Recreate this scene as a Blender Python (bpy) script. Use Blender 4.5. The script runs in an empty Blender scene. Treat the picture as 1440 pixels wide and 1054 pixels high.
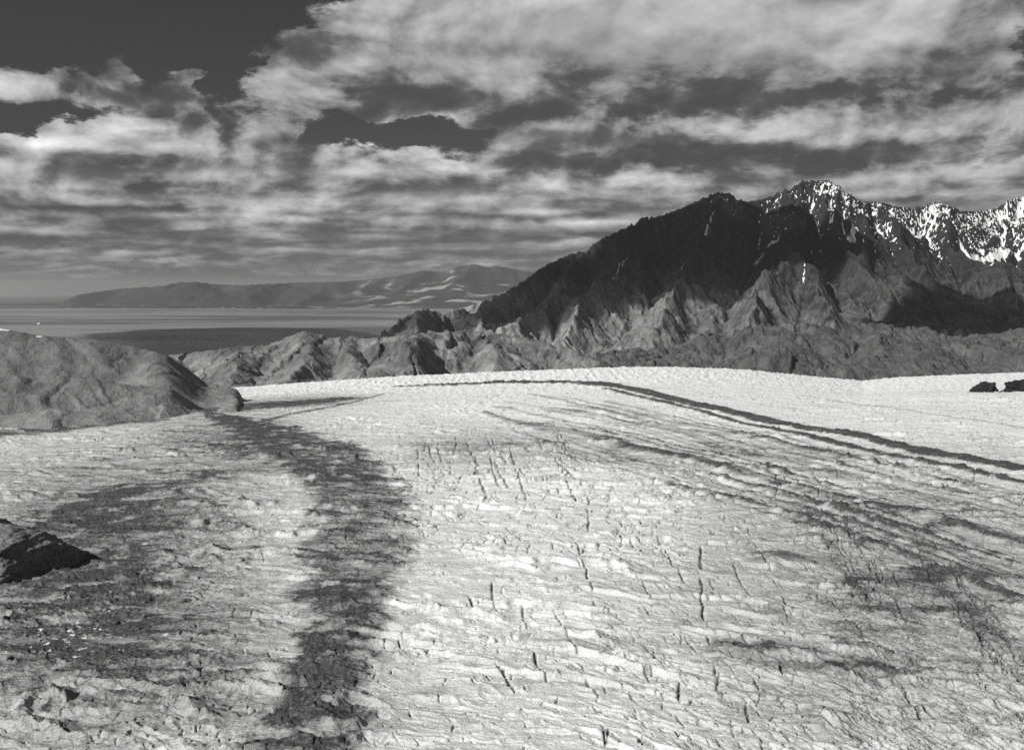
import bpy, math, time
import numpy as np
T0 = time.time()
C = bpy.context.scene.collection
F = 1400.0            # focal length in photo pixels (35 mm on a 36 mm sensor)
CAMZ = 520.0          # metres above the lake
HOR = 410.0           # row of the horizon in the photograph
PITCH = math.atan((527 - HOR) / F)
CP, SP = math.cos(PITCH), math.sin(PITCH)
GZ = 270.0            # nominal level of the ice
f32 = np.float32

def pix_dir(px, py):
    a = (np.asarray(px, float) - 720) / F
    b = (527 - np.asarray(py, float)) / F
    return a, CP + b * SP, -SP + b * CP
def at(px, py, Y):
    """world point seen at a photo pixel, Y metres ahead"""
    dx, dy, dz = pix_dir(px, py)
    return dx / dy * Y, np.asarray(Y, float) + 0 * dx, CAMZ + dz / dy * Y
def on_ice(px, py, z=GZ):
    dx, dy, dz = pix_dir(px, py)
    t = (z - CAMZ) / dz
    return dx * t, dy * t
def project(X, Y, Z):
    z = Z - CAMZ
    fw = Y * CP - z * SP
    return 720 + F * X / fw, 527 - F * (Y * SP + z * CP) / fw

# ------------------------------------------------------------------ noise
def _tables(seed):
    r = np.random.RandomState(seed)
    p = r.permutation(256).astype(np.int32)
    a = r.rand(256) * 2 * np.pi
    return np.concatenate([p, p]), np.cos(a).astype(f32), np.sin(a).astype(f32)
_TB = {}
def perlin(x, y, seed=0):
    if seed not in _TB: _TB[seed] = _tables(seed)
    p, gx, gy = _TB[seed]
    xf, yf = np.floor(x), np.floor(y)
    xi, yi = xf.astype(np.int32) & 255, yf.astype(np.int32) & 255
    x = (x - xf).astype(f32); y = (y - yf).astype(f32)
    u = x * x * x * (x * (x * 6 - 15) + 10); v = y * y * y * (y * (y * 6 - 15) + 10)
    a = p[xi]; b = p[(xi + 1) & 255]; y1 = (yi + 1) & 255
    h = p[a + yi]; n00 = gx[h] * x + gy[h] * y
    h = p[b + yi]; n10 = gx[h] * (x - 1) + gy[h] * y
    h = p[a + y1]; n01 = gx[h] * x + gy[h] * (y - 1)
    h = p[b + y1]; n11 = gx[h] * (x - 1) + gy[h] * (y - 1)
    n0 = n00 + u * (n10 - n00); n1 = n01 + u * (n11 - n01)
    return (n0 + v * (n1 - n0)) * 1.5
def fbm(x, y, o=4, seed=0, gain=.5):
    s = 0; a = 1; t = 0
    for i in range(o):
        s = s + a * perlin(x, y, seed + i); t += a
        x = x * 2.03 + 7.7; y = y * 2.03 + 3.1; a *= gain
    return s / t
def ridged(x, y, o=4, seed=0, gain=.5):
    s = 0; a = 1; t = 0; w = 1
    for i in range(o):
        n = 1 - np.abs(perlin(x, y, seed + i)) * 1.7
        n = np.clip(n, 0, 1) ** 2 * w
        s = s + a * n; t += a; w = np.clip(n * 1.6, 0, 1)
        x = x * 2.07 + 5.3; y = y * 2.07 + 1.7; a *= gain
    return s / t
def cells(x, y, seed=0):
    """Worley distances F1, F2 and a random value of the nearest cell"""
    r = np.random.RandomState(seed); tx = r.rand(65536).astype(f32); ty = r.rand(65536).astype(f32); tv = r.rand(65536).astype(f32)
    xi, yi = np.floor(x).astype(np.int64), np.floor(y).astype(np.int64)
    f1 = np.full(x.shape, 9, f32); f2 = f1.copy(); val = np.zeros(x.shape, f32)
    for i in (-1, 0, 1):
        for j in (-1, 0, 1):
            cx, cy = xi + i, yi + j
            h = ((cx * 73856093) ^ (cy * 19349663)) & 65535
            d = np.hypot(cx + tx[h] - x, cy + ty[h] - y).astype(f32)
            n = d < f1
            f2 = np.where(n, f1, np.minimum(f2, d)); val = np.where(n, tv[h], val); f1 = np.where(n, d, f1)
    return f1, f2, val
def facets(x, y, seed=0, tilt=1., edge=.16):
    """broken rock: every cell a tilted block, sunk along its joints"""
    r = np.random.RandomState(seed + 900); tx = r.rand(65536).astype(f32); ty = r.rand(65536).astype(f32)
    tv, ta, tb = (r.rand(65536).astype(f32) - .5 for _ in range(3))
    xi, yi = np.floor(x).astype(np.int64), np.floor(y).astype(np.int64)
    f1 = np.full(x.shape, 9, f32); f2 = f1.copy(); val = np.zeros(x.shape, f32)
    for i in (-1, 0, 1):
        for j in (-1, 0, 1):
            cx, cy = xi + i, yi + j; h = ((cx * 73856093) ^ (cy * 19349663)) & 65535
            ox, oy = x - cx - tx[h], y - cy - ty[h]; d = np.hypot(ox, oy).astype(f32); n = d < f1
            f2 = np.where(n, f1, np.minimum(f2, d)); f1 = np.where(n, d, f1)
            val = np.where(n, tv[h] + tilt * (ta[h] * ox + tb[h] * oy) * 1.6, val)
    w = sstep(0, edge, f2 - f1)
    return val * w - .35 * (1 - w)
def sstep(a, b, x):
    t = np.clip((x - a) / (b - a), 0, 1); return t * t * (3 - 2 * t)
def blur(Z, n=1):
    for _ in range(n):
        P = np.pad(Z, 1, mode='edge')
        Z = (P[:-2, 1:-1] + P[2:, 1:-1] + P[1:-1, :-2] + P[1:-1, 2:] + 4 * Z) / 8
    return Z

# ------------------------------------------------------------------ meshes
def grid_mesh(name, X, Y, Z, attrs, mat, label, kind='structure', smooth=True):
    n, m = X.shape
    co = np.stack([X, Y, Z], -1).reshape(-1, 3).astype(f32)
    i = np.arange(n * m).reshape(n, m)
    q = np.stack([i[:-1, :-1], i[:-1, 1:], i[1:, 1:], i[1:, :-1]], -1).reshape(-1, 4).astype(np.int32)
    return raw_mesh(name, co, q, attrs, mat, label, kind, smooth)
def raw_mesh(name, co, q, attrs, mat, label, kind=None, smooth=True, cat=None, parent=None):
    me = bpy.data.meshes.new(name)
    nf, k = q.shape
    me.vertices.add(len(co)); me.vertices.foreach_set('co', co.ravel())
    me.loops.add(nf * k); me.loops.foreach_set('vertex_index', q.ravel())
    me.polygons.add(nf); me.polygons.foreach_set('loop_start', np.arange(0, nf * k, k, dtype=np.int32))
    me.update(calc_edges=True)
    me.polygons.foreach_set('use_smooth', np.full(nf, smooth))
    for an, av in attrs.items():
        at_ = me.attributes.new(an, 'FLOAT', 'POINT'); at_.data.foreach_set('value', np.asarray(av, f32).ravel())
    me.materials.append(mat)
    o = bpy.data.objects.new(name, me); C.objects.link(o)
    if label: o['label'] = label
    if kind: o['kind'] = kind
    if cat: o['category'] = cat
    if parent: o.parent = parent
    return o

# ------------------------------------------------------------------ node helper
class NT:
    def __init__(s, tree): s.t = tree
    def node(s, typ, **kw):
        n = s.t.nodes.new(typ)
        for k, v in kw.items(): setattr(n, k, v)
        return n
    def put(s, sock, v):
        if isinstance(v, E): s.t.links.new(v.s, sock)
        else: sock.default_value = v
    def m(s, op, *a, clamp=False):
        n = s.node('ShaderNodeMath', operation=op, use_clamp=clamp)
        for i, v in enumerate(a): s.put(n.inputs[i], v)
        return E(s, n.outputs[0])
    def v(s, op, *a, out=0):
        n = s.node('ShaderNodeVectorMath', operation=op)
        for i, x in enumerate(a):
            s.put(n.inputs['Scale'] if (op == 'SCALE' and i == 1) else n.inputs[i], x)
        return E(s, n.outputs[out])
    def ss(s, a, b, x):
        n = s.node('ShaderNodeMapRange', interpolation_type='SMOOTHSTEP')
        s.put(n.inputs[0], x); s.put(n.inputs[1], a); s.put(n.inputs[2], b)
        return E(s, n.outputs[0])
    def noise(s, vec, scale, detail=4, rough=.5, dist=0.):
        n = s.node('ShaderNodeTexNoise'); s.put(n.inputs['Vector'], vec)
        n.inputs['Scale'].default_value = scale; n.inputs['Detail'].default_value = detail
        n.inputs['Roughness'].default_value = rough; n.inputs['Distortion'].default_value = dist
        return E(s, n.outputs[0])
    def voro(s, vec, scale, feature='DISTANCE_TO_EDGE'):
        n = s.node('ShaderNodeTexVoronoi', feature=feature); s.put(n.inputs['Vector'], vec); n.inputs['Scale'].default_value = scale
        return E(s, n.outputs['Distance'])
    def attr(s, name):
        return E(s, s.node('ShaderNodeAttribute', attribute_name=name).outputs['Fac'])
    def mix(s, a, b, t): return a + (b - a) * t if isinstance(a, E) else (b - a) * t + a
class E:
    def __init__(s, nt, sock): s.n = nt; s.s = sock
    def __add__(s, o): return s.n.m('ADD', s, o)
    __radd__ = __add__
    def __sub__(s, o): return s.n.m('SUBTRACT', s, o)
    def __rsub__(s, o): return s.n.m('SUBTRACT', o, s)
    def __mul__(s, o): return s.n.m('MULTIPLY', s, o)
    __rmul__ = __mul__
    def __truediv__(s, o): return s.n.m('DIVIDE', s, o)
    def __rtruediv__(s, o): return s.n.m('DIVIDE', o, s)
    def pow(s, p): return s.n.m('POWER', s, p)
    def clamp(s): return s.n.m('ADD', s, 0., clamp=True)
    def max(s, o): return s.n.m('MAXIMUM', s, o)
    def min(s, o): return s.n.m('MINIMUM', s, o)
    def abs(s): return s.n.m('ABSOLUTE', s)

def new_mat(name):
    m = bpy.data.materials.new(name); m.use_nodes = True
    nt = m.node_tree; nt.nodes.clear()
    return m, NT(nt), nt.nodes.new('ShaderNodeOutputMaterial')
def surface(n, out, alb, rough=.9, spec=.1, bump=None, bdist=1., bstr=1.):
    b = n.node('ShaderNodeBsdfPrincipled')
    cc = n.node('ShaderNodeCombineColor')
    for i in range(3): n.put(cc.inputs[i], alb)
    n.t.links.new(cc.outputs[0], b.inputs['Base Color'])
    n.put(b.inputs['Roughness'], rough); n.put(b.inputs['Specular IOR Level'], spec)
    if bump is not None:
        bn = n.node('ShaderNodeBump'); bn.inputs['Strength'].default_value = bstr; bn.inputs['Distance'].default_value = bdist
        n.put(bn.inputs['Height'], bump); n.t.links.new(bn.outputs[0], b.inputs['Normal'])
    n.t.links.new(b.outputs[0], out.inputs['Surface'])
    return b
def objco(n): return E(n, n.node('ShaderNodeTexCoord').outputs['Object'])

def rock_material(name, s, var=.5, crack=.4, bd=1., fine=1.):
    """grey rock: attribute tone = albedo, attribute snow = snow cover; s = size of its grain in metres"""
    m, n, out = new_mat(name)
    p = objco(n)
    tone, snow = n.attr('tone'), n.attr('snow')
    a = n.noise(p, 1 / (s * 9), 6, .6, .6); b = n.noise(p, 1 / s, 5, .65)
    v = n.voro(n.v('ADD', p, n.v('SCALE', E(n, n.node('ShaderNodeTexNoise').outputs[1]), 0.)), 1 / (s * 7))
    cr = 1 - n.ss(0., .07, v + (b - .5) * .08)
    alb = tone * (1 + ((a - .5) * 2.2 + (b - .5) * 1.3) * var) * (1 - cr * crack)
    sn = n.ss(.44, .58, snow + (b - .5) * .5 + (a - .5) * .25)
    alb = n.mix(alb.max(.015), .8, sn)
    h = (a * s * 2.2 + b * s * .55 * fine - cr * s * .5 * crack) * (1 - sn * .7)
    surface(n, out, alb, .92, .08, h, 1., bd)
    return m
MAT_MOUNTAIN = rock_material('mountain_rock', 22, .55, .25, .75)
MAT_HILL = rock_material('hill_rock', 9, .5, .2, .7)
MAT_HUMP = rock_material('scoured_rock', 14, .5, .12, .9)
MAT_NEAR = rock_material('near_hill_rock', 5, .42, .15, .75)
MAT_OUTCROP = rock_material('dark_rock', 1.6, .6, .4, .8)
MAT_FAR = rock_material('far_hill', 160, .25, .0, .3)

def ice_material():
    m, n, out = new_mat('glacier_ice')
    p = objco(n)
    dirt = n.attr('dirt')
    st = n.v('MULTIPLY', p, (1., 2.6, 1.))
    a = n.noise(st, .035, 6, .62, .4); b = n.noise(st, .35, 5, .65, .3); c = n.noise(p, 1.3, 3, .6)
    fl = n.noise(n.v('MULTIPLY', p, (1., 1.9, 1.)), .55, 4, .7, .6)
    e = n.noise(n.v('MULTIPLY', p, (1., 1.5, 1.)), .16, 5, .7)
    fleck = n.ss(.57, .66, fl) * n.ss(.42, .62, e)
    d = dirt + (a - .5) * .65 * (dirt * 1.4 + .25).min(1.) + (b - .5) * .9 * (dirt * 1.2 + .25).min(1.) + (c - .5) * .25 + fleck * (dirt * 1.2 + .10).min(.6)
    d = d.clamp()
    alb = n.mix(.90, .065, d.pow(.9))
    h = b * 1.5 + c * .45 + a * 2.5 + fl * .8 - fleck * .3
    surface(n, out, alb, .7, .2, h, 1., 1.)
    return m
MAT_ICE = ice_material()

# ------------------------------------------------------------------ terrain tools
def mgrid(x0, x1, y0, y1, r):
    return np.meshgrid(np.arange(x0, x1 + r, r), np.arange(y0, y1 + r, r))
def tents(X, Y, ridges, fall, k=30.):
    """union of ridges: every ridge is a polyline of (x, y, z); fall(distance) = drop below its crest"""
    Z = np.full(X.shape, -1e4)
    for R in ridges:
        R = np.array(R, float)
        D = np.full(X.shape, 1e9); H = np.zeros(X.shape)
        for p, q in zip(R[:-1], R[1:]):
            d = q - p; L = d[0] ** 2 + d[1] ** 2
            t = np.clip(((X - p[0]) * d[0] + (Y - p[1]) * d[1]) / L, 0, 1)
            e = np.hypot(X - p[0] - t * d[0], Y - p[1] - t * d[1])
            h = p[2] + t * d[2] - fall(e)
            H = np.maximum(H, h) if D.min() < 1e9 else h
            D = np.minimum(D, e)
        Z = np.where(np.abs(Z - H) < k, np.maximum(Z, H) + (k - np.abs(Z - H)) ** 2 / (4 * k), np.maximum(Z, H))
    return Z
def erode(Z, dx, iters, K, m=.45, talus=None, seed=1):
    """stream-power incision with D8 drainage; returns relief and drained area"""
    n, mm = Z.shape; N = n * mm
    offs = [(-1, -1), (-1, 0), (-1, 1), (0, -1), (0, 1), (1, -1), (1, 0), (1, 1)]
    base = np.arange(N).reshape(n, mm)
    A = np.ones(N)
    for it in range(iters):
        if it % 8 == 0: Z = fill_pits(Z)
        P = np.pad(Z, 1, mode='edge'); best = np.zeros_like(Z); rc = base.copy(); ln = np.ones_like(Z)
        for a, b in offs:
            l = math.hypot(a, b)
            s = (Z - P[1 + a:1 + a + n, 1 + b:1 + b + mm]) / l
            ok = s > best
            tgt = np.clip(np.arange(n)[:, None] + a, 0, n - 1) * mm + np.clip(np.arange(mm)[None] + b, 0, mm - 1)
            best = np.where(ok, s, best); rc = np.where(ok, tgt, rc); ln = np.where(ok, l, ln)
        order = np.argsort(Z.ravel())
        rcl = rc.ravel().tolist(); A = [1.0] * N; ol = order.tolist()
        for i in reversed(ol):
            r = rcl[i]
            if r != i: A[r] += A[i]
        Aa = np.array(A)
        Fc = (K * (Aa * dx * dx) ** m / (ln.ravel() * dx)).tolist()
        h = Z.ravel().tolist()
        for i in ol:
            r = rcl[i]
            if r != i:
                h[i] = (h[i] + Fc[i] * min(h[r], h[i])) / (1 + Fc[i])
        Z = np.array(h).reshape(n, mm)
        if talus:
            for _ in range(2):
                P = np.pad(Z, 1, mode='edge'); mv = 0
                for a, b in ((-1, 0), (1, 0), (0, -1), (0, 1)):
                    d = Z - P[1 + a:1 + a + n, 1 + b:1 + b + mm]
                    mv = mv + np.where(d > talus * dx, -(d - talus * dx), 0) + np.where(d < -talus * dx, -d - talus * dx, 0)
                Z = Z + .12 * mv
    return Z, np.array(A).reshape(n, mm)
def fill_pits(Z, eps=.02):
    import heapq
    n, m = Z.shape; h = Z.ravel().tolist(); seen = bytearray(n * m); Q = []
    for i in range(n):
        for j in ((range(m)) if i in (0, n - 1) else (0, m - 1)):
            k = i * m + j; seen[k] = 1; heapq.heappush(Q, (h[k], k))
    while Q:
        z, k = heapq.heappop(Q); i, j = divmod(k, m)
        for a in (-1, 0, 1):
            for b in (-1, 0, 1):
                ii, jj = i + a, j + b
                if 0 <= ii < n and 0 <= jj < m:
                    q = ii * m + jj
                    if not seen[q]:
                        seen[q] = 1
                        if h[q] <= z: h[q] = z + eps
                        heapq.heappush(Q, (h[q], q))
    return np.array(h).reshape(n, m)
def upsample(Z, k):
    n, m = Z.shape
    def ax(Z, n):
        t = np.linspace(0, n - 1, (n - 1) * k + 1); i = np.clip(np.floor(t).astype(int), 0, n - 2); f = (t - i)[:, None]
        i0 = np.clip(i - 1, 0, n - 1); i3 = np.clip(i + 2, 0, n - 1)
        a, b, c, d = Z[i0], Z[i], Z[i + 1], Z[i3]
        return b + .5 * f * (c - a + f * (2 * a - 5 * b + 4 * c - d + f * (3 * (b - c) + d - a)))
    return ax(ax(Z, n).T, m).T
def fit_skyline(X, Y, Z, sky, floor, tol=.0, it=3, lo=.4, hi=2., sm=8):
    """scale relief above `floor` along each bearing so that the crest has the elevation angle surveyed in `sky`"""
    sky = np.array(sky, float)
    a, dy, dz = pix_dir(sky[:, 0], sky[:, 1])
    bs, es = a / dy, dz / dy
    B = X / Y
    nb = int(min(420, (bs[-1] - bs[0]) * F / 4)); bins = np.linspace(bs[0], bs[-1], nb)
    tgt = np.interp(bins, bs, es)
    for _ in range(it):
        el = (Z - CAMZ) / Y
        bi = np.clip(np.searchsorted(bins, B.ravel()), 0, nb)
        mx = np.full(nb + 1, -9.); np.maximum.at(mx, bi, el.ravel())
        arg = np.full(nb + 1, 0)
        o = np.argsort(el.ravel()); arg[bi[o]] = o
        mx = mx[:nb]; yy = Y.ravel()[arg[:nb]]
        want = CAMZ + tgt * yy - floor; have = CAMZ + mx * yy - floor
        s = np.clip(want / np.maximum(have, 10), lo, hi); s[mx < -8] = 1
        for _ in range(sm): s = np.convolve(np.pad(s, 1, mode='edge'), [.25, .5, .25], 'valid')
        Z = np.where(Z > floor, floor + (Z - floor) * np.interp(B, bins, s), Z)
    return Z
def slope_of(Z, r):
    gy, gx = np.gradient(Z, r); return np.hypot(gx, gy)

def hit(px, py, MX, MY, MZ):
    """where the line of sight meets the mountain (or the lake)"""
    dx, dy, dz = (float(c) for c in pix_dir(px, py))
    t = np.linspace(5800, 11000, 900); x = dx / dy * t; z = CAMZ + dz / dy * t
    r = MX[0, 1] - MX[0, 0]
    j = np.round((x - MX[0, 0]) / r).astype(int); i = np.round((t - MY[0, 0]) / r).astype(int)
    ok = (j >= 0) & (j < MX.shape[1]) & (i >= 0) & (i < MX.shape[0])
    g = np.where(ok, MZ[np.clip(i, 0, MX.shape[0] - 1), np.clip(j, 0, MX.shape[1] - 1)], 0)
    k = np.argmax((z < g) & ok)
    if not ((z < g) & ok).any():
        if px < 580 and py > 455: t = -CAMZ * dy / dz; return np.array([dx / dy * t, t, 0.])
        return np.array([dx / dy * 7300, 7300., CAMZ + dz / dy * 7300])
    return np.array([x[k], t[k], z[k]])

SUN_EL, SUN_AZ = math.radians(34), math.radians(-130)     # bearing from straight ahead (+Y), negative = left
SUN = np.array([math.sin(SUN_AZ) * math.cos(SUN_EL), math.cos(SUN_AZ) * math.cos(SUN_EL), math.sin(SUN_EL)])

# ================================================================== MOUNTAIN
SKY = [(480,500),(505,490),(528,469),(545,465),(560,452),(580,440),(600,432),(615,437),(630,437),(660,430),(690,420),(720,405),(745,388),(765,374),
 (790,362),(812,354),(825,353),(832,345),(850,334),(870,325),(895,312),(905,305),(930,303),(960,292),(985,281),(1000,273),(1012,270),(1025,270),
 (1035,276),(1050,283),(1068,281),(1085,276),(1100,269),(1120,261),(1130,254),(1150,254),(1165,252),(1175,256),(1190,268),(1215,283),(1240,284),
 (1265,290),(1285,293),(1305,287),(1318,284),(1335,288),(1360,297),(1390,296),(1405,291),(1420,281),(1432,277),(1440,276),(1500,262),(1560,288),(1650,300),(1800,310)]
STREAKS = [([(1166,262),(1168,285),(1172,300)],60,.8),([(1172,292),(1190,312),(1196,318)],24,1.),([(1182,338),(1192,330),(1203,318)],36,1.2),
 ([(1160,372),(1156,390)],4,1.),([(1110,358),(1114,366)],18,1.),([(1136,352),(1130,362)],14,.9),([(1136,302),(1148,333)],12,.8),([(1068,300),(1074,306)],20,.8),([(1065,282),(1085,276),(1095,273)],40,1.),
 ([(990,305),(1004,302)],24,1.),([(1000,292),(1012,284)],16,.9),([(858,402),(872,382),(884,366)],14,.9),([(870,384),(878,376)],10,.8),([(1050,330),(1048,350)],10,.7),([(1060,345),(1066,362)],18,.55),([(950,312),(965,305)],26,.8),
 ([(1230,285),(1250,300),(1262,318)],30,1.1),([(1215,318),(1228,330)],32,1.1),([(1320,286),(1300,298),(1290,312)],36,1.1),
 ([(1370,318),(1400,306),(1432,292)],60,1.3),([(1350,332),(1380,326),(1398,328)],26,1.1),([(1240,300),(1275,300),(1300,300)],60,.8),([(1360,300),(1400,300),(1440,285)],60,.9)]
def build_mountain():
    R = 18.
    X, Y = mgrid(-1500, 7300, 5600, 11400, R)
    yd = lambda px: np.interp(px, [480, 600, 720, 830, 1000, 1165, 1300, 1440, 1800], [6900, 7200, 7900, 8800, 9000, 9300, 9700, 10300, 10600])
    P = lambda l: [tuple(float(c) for c in at(*p)) for p in l]
    crest = P([(px, py + 2, yd(px)) for px, py in SKY])
    spurs = [[(832,345,8800),(800,395,8100),(765,445,7500),(700,468,7000)],
             [(890,315,8900),(855,390,8000),(822,425,7500),(785,480,6900)],
             [(1012,270,9000),(985,350,8250),(945,410,7600),(905,470,6900)],
             [(1110,265,9150),(1108,350,8200),(1085,395,7600),(1040,450,6900)],
             [(1108,350,8200),(1150,415,7400),(1190,470,6700)],
             [(1165,252,9300),(1180,322,8600),(1212,385,7900),(1285,437,7200),(1335,480,6600)],
             [(1240,284,9500),(1262,350,8800),(1305,398,8100)],
             [(1318,284,9800),(1335,345,9100),(1400,395,8300),(1445,445,7600)],
             [(1440,276,10300),(1470,340,9400),(1540,400,8300),(1600,450,7500)],
             [(600,432,7200),(590,455,6800),(575,475,6500)], [(690,420,7750),(680,450,7100),(655,470,6700)]]
    fall = lambda d: 1260 * (1 - np.exp(-d / 760)) + .06 * d
    wx = X + 150 * fbm(X / 800, Y / 800, 4, 11); wy = Y + 150 * fbm(X / 800, Y / 800, 4, 21)
    Z = tents(wx, wy, [crest], fall, 40)
    wx = wx + 85 * fbm(X / 260, Y / 260, 4, 12); wy = wy + 85 * fbm(X / 260, Y / 260, 4, 22)
    Z = np.maximum(Z, tents(wx, wy, [[(x, y, z + 45) for x, y, z in P(s)] for s in spurs], lambda d: 420 * (1 - np.exp(-d / 420)) + .28 * d, 40))
    Z = np.maximum(Z, 20 + 0 * Z) + 70 * fbm(X / 520, Y / 520, 4, 31) + 60 * (ridged(X / 420, Y / 420, 3, 41) - .3)
    Z, A = erode(Z, R, 30, .013, .45, talus=1.5)
    k = 2; r = R / k
    Zu = upsample(Z, k); Au = np.exp(upsample(blur(np.log(A), 1), k))
    X = upsample(X, k); Y = upsample(Y, k)
    sl = slope_of(blur(Zu, 2), r)
    rough = sstep(.35, 1.0, sl)
    ux = X + 60 * fbm(X / 170, Y / 170, 3, 57); uy = Y + 60 * fbm(X / 170, Y / 170, 3, 58)
    q = ridged((ux + .4 * Zu) / 210, (uy - .2 * Zu) / 210, 5, 51, .55) - .35
    Zu = Zu + q * 26 * (.45 + .7 * rough) + fbm(X / 45, Y / 45, 3, 61) * 5 * (.4 + rough)
    fx, fy = X + 25 * fbm(X / 60, Y / 60, 3, 65) + .3 * Zu, Y + 25 * fbm(X / 60, Y / 60, 3, 66)
    Zu = Zu + (.35 + .65 * rough) * (34 * facets(fx / 210, fy / 360, 1, 1.2) + 17 * facets(fx / 85, fy / 140, 2, 1.2) + 8 * facets(fx / 36, fy / 52, 3, 1.2))
    Z0 = blur(Zu, 40)
    for p_, r_ in (((1000, 412), 170), ((1168, 398), 130), ((900, 425), 110)):
        T = hit(*p_, X, Y, Zu); w = np.exp(-(np.hypot(X - T[0], (Y - T[1]) * .6) / r_) ** 4); Zu = Zu + (Z0 - Zu) * w * .85
    Zu = fit_skyline(X, Y, Zu, SKY, 60, sm=1)
    jag = ridged(X / 55, Y / 55, 2, 71) - .4
    Zu = Zu + 5 * jag * sstep(.6, 1.1, sl)
    # --- cover
    px, py = project(X, Y, Zu)
    sl = slope_of(blur(Zu, 1), r)
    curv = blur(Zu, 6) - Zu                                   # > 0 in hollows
    n1 = fbm(X / 260, Y / 260, 5, 81); n2 = fbm(X / 60, Y / 60, 4, 91)
    n3 = fbm(X / 28, Y / 28, 3, 95); n4 = fbm(X / 14, Y / 14, 2, 98)
    east = sstep(2.9e3, 3.9e3, X); hol = blur(Zu, 30) - Zu
    line = 1400 - 500 * east - 250 * np.exp(-((X - 3050) / 380) ** 2) - 120 * np.exp(-((X - 2350) / 420) ** 2) + 90 * n1
    gul = np.clip((np.log(Au) - 2.2) / 3, 0, 1)
    snow = (Zu - line) / 620 + np.clip(hol, -25, 30) * .022 + .8 * gul ** 2 * sstep(.5, 1., sl) - (sl - .8) * .18 + .3 * n2 + .65 * n3 + 1.25 * n4 + .14
    snow = np.clip(snow, -.5, 1.2) * sstep(620, 900, Zu + 150 * n1)
    for pts, wd, dens in STREAKS:
        W = []
        for qx, qy in pts:
            T = hit(qx, qy, X, Y, Zu)
            while T[1] == 7300.: qy += 2; T = hit(qx, qy, X, Y, Zu)      # just off the crest: come down to it
            W.append(T)
        for p_, q_ in zip(W[:-1], W[1:]):
            dx, dy = q_[0] - p_[0], q_[1] - p_[1]; L2 = dx * dx + dy * dy + 1
            t = np.clip(((X - p_[0]) * dx + (Y - p_[1]) * dy) / L2, 0, 1)
            e = np.hypot(X - p_[0] - t * dx, Y - p_[1] - t * dy) / wd
            snow = np.maximum(snow, dens * np.exp(-(e * 1.5 + .7 * n2) ** 2) - .2 + .55 * n3 + .3 * n2 + .5 * n4 + .012 * np.clip(hol, -25, 25))
    talus = sstep(.80, .55, sl) * sstep(200, 380, Zu) * sstep(-.35, .1, n1)
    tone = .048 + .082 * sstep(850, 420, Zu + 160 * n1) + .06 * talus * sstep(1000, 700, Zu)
    tone = tone * (1 + .5 * n1 + .35 * n2 - np.clip(curv, -8, 8) * .05)  # crevice shading painted into the tone: hollows darker, crests lighter
    low = sstep(1500, 200, X) * sstep(700, 380, Zu)
    tone = (tone + .10 * low) * (1 - .42 * sstep(1500, 2300, X) * sstep(200, 420, Zu))
    tone = tone + .16 * gul ** 2 * sstep(650, 950, Zu) * sstep(-.2, .3, n3 + .5 * n2)
    tone = tone * (1 - .45 * sstep(.1, .35, fbm(X / 120, Y / 120, 4, 97)))
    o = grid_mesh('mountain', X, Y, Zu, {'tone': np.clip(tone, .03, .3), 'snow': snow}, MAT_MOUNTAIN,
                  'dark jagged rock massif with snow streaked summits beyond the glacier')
    return X, Y, Zu
MX, MY, MZ = build_mountain()
print('mountain', time.time() - T0)

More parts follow.
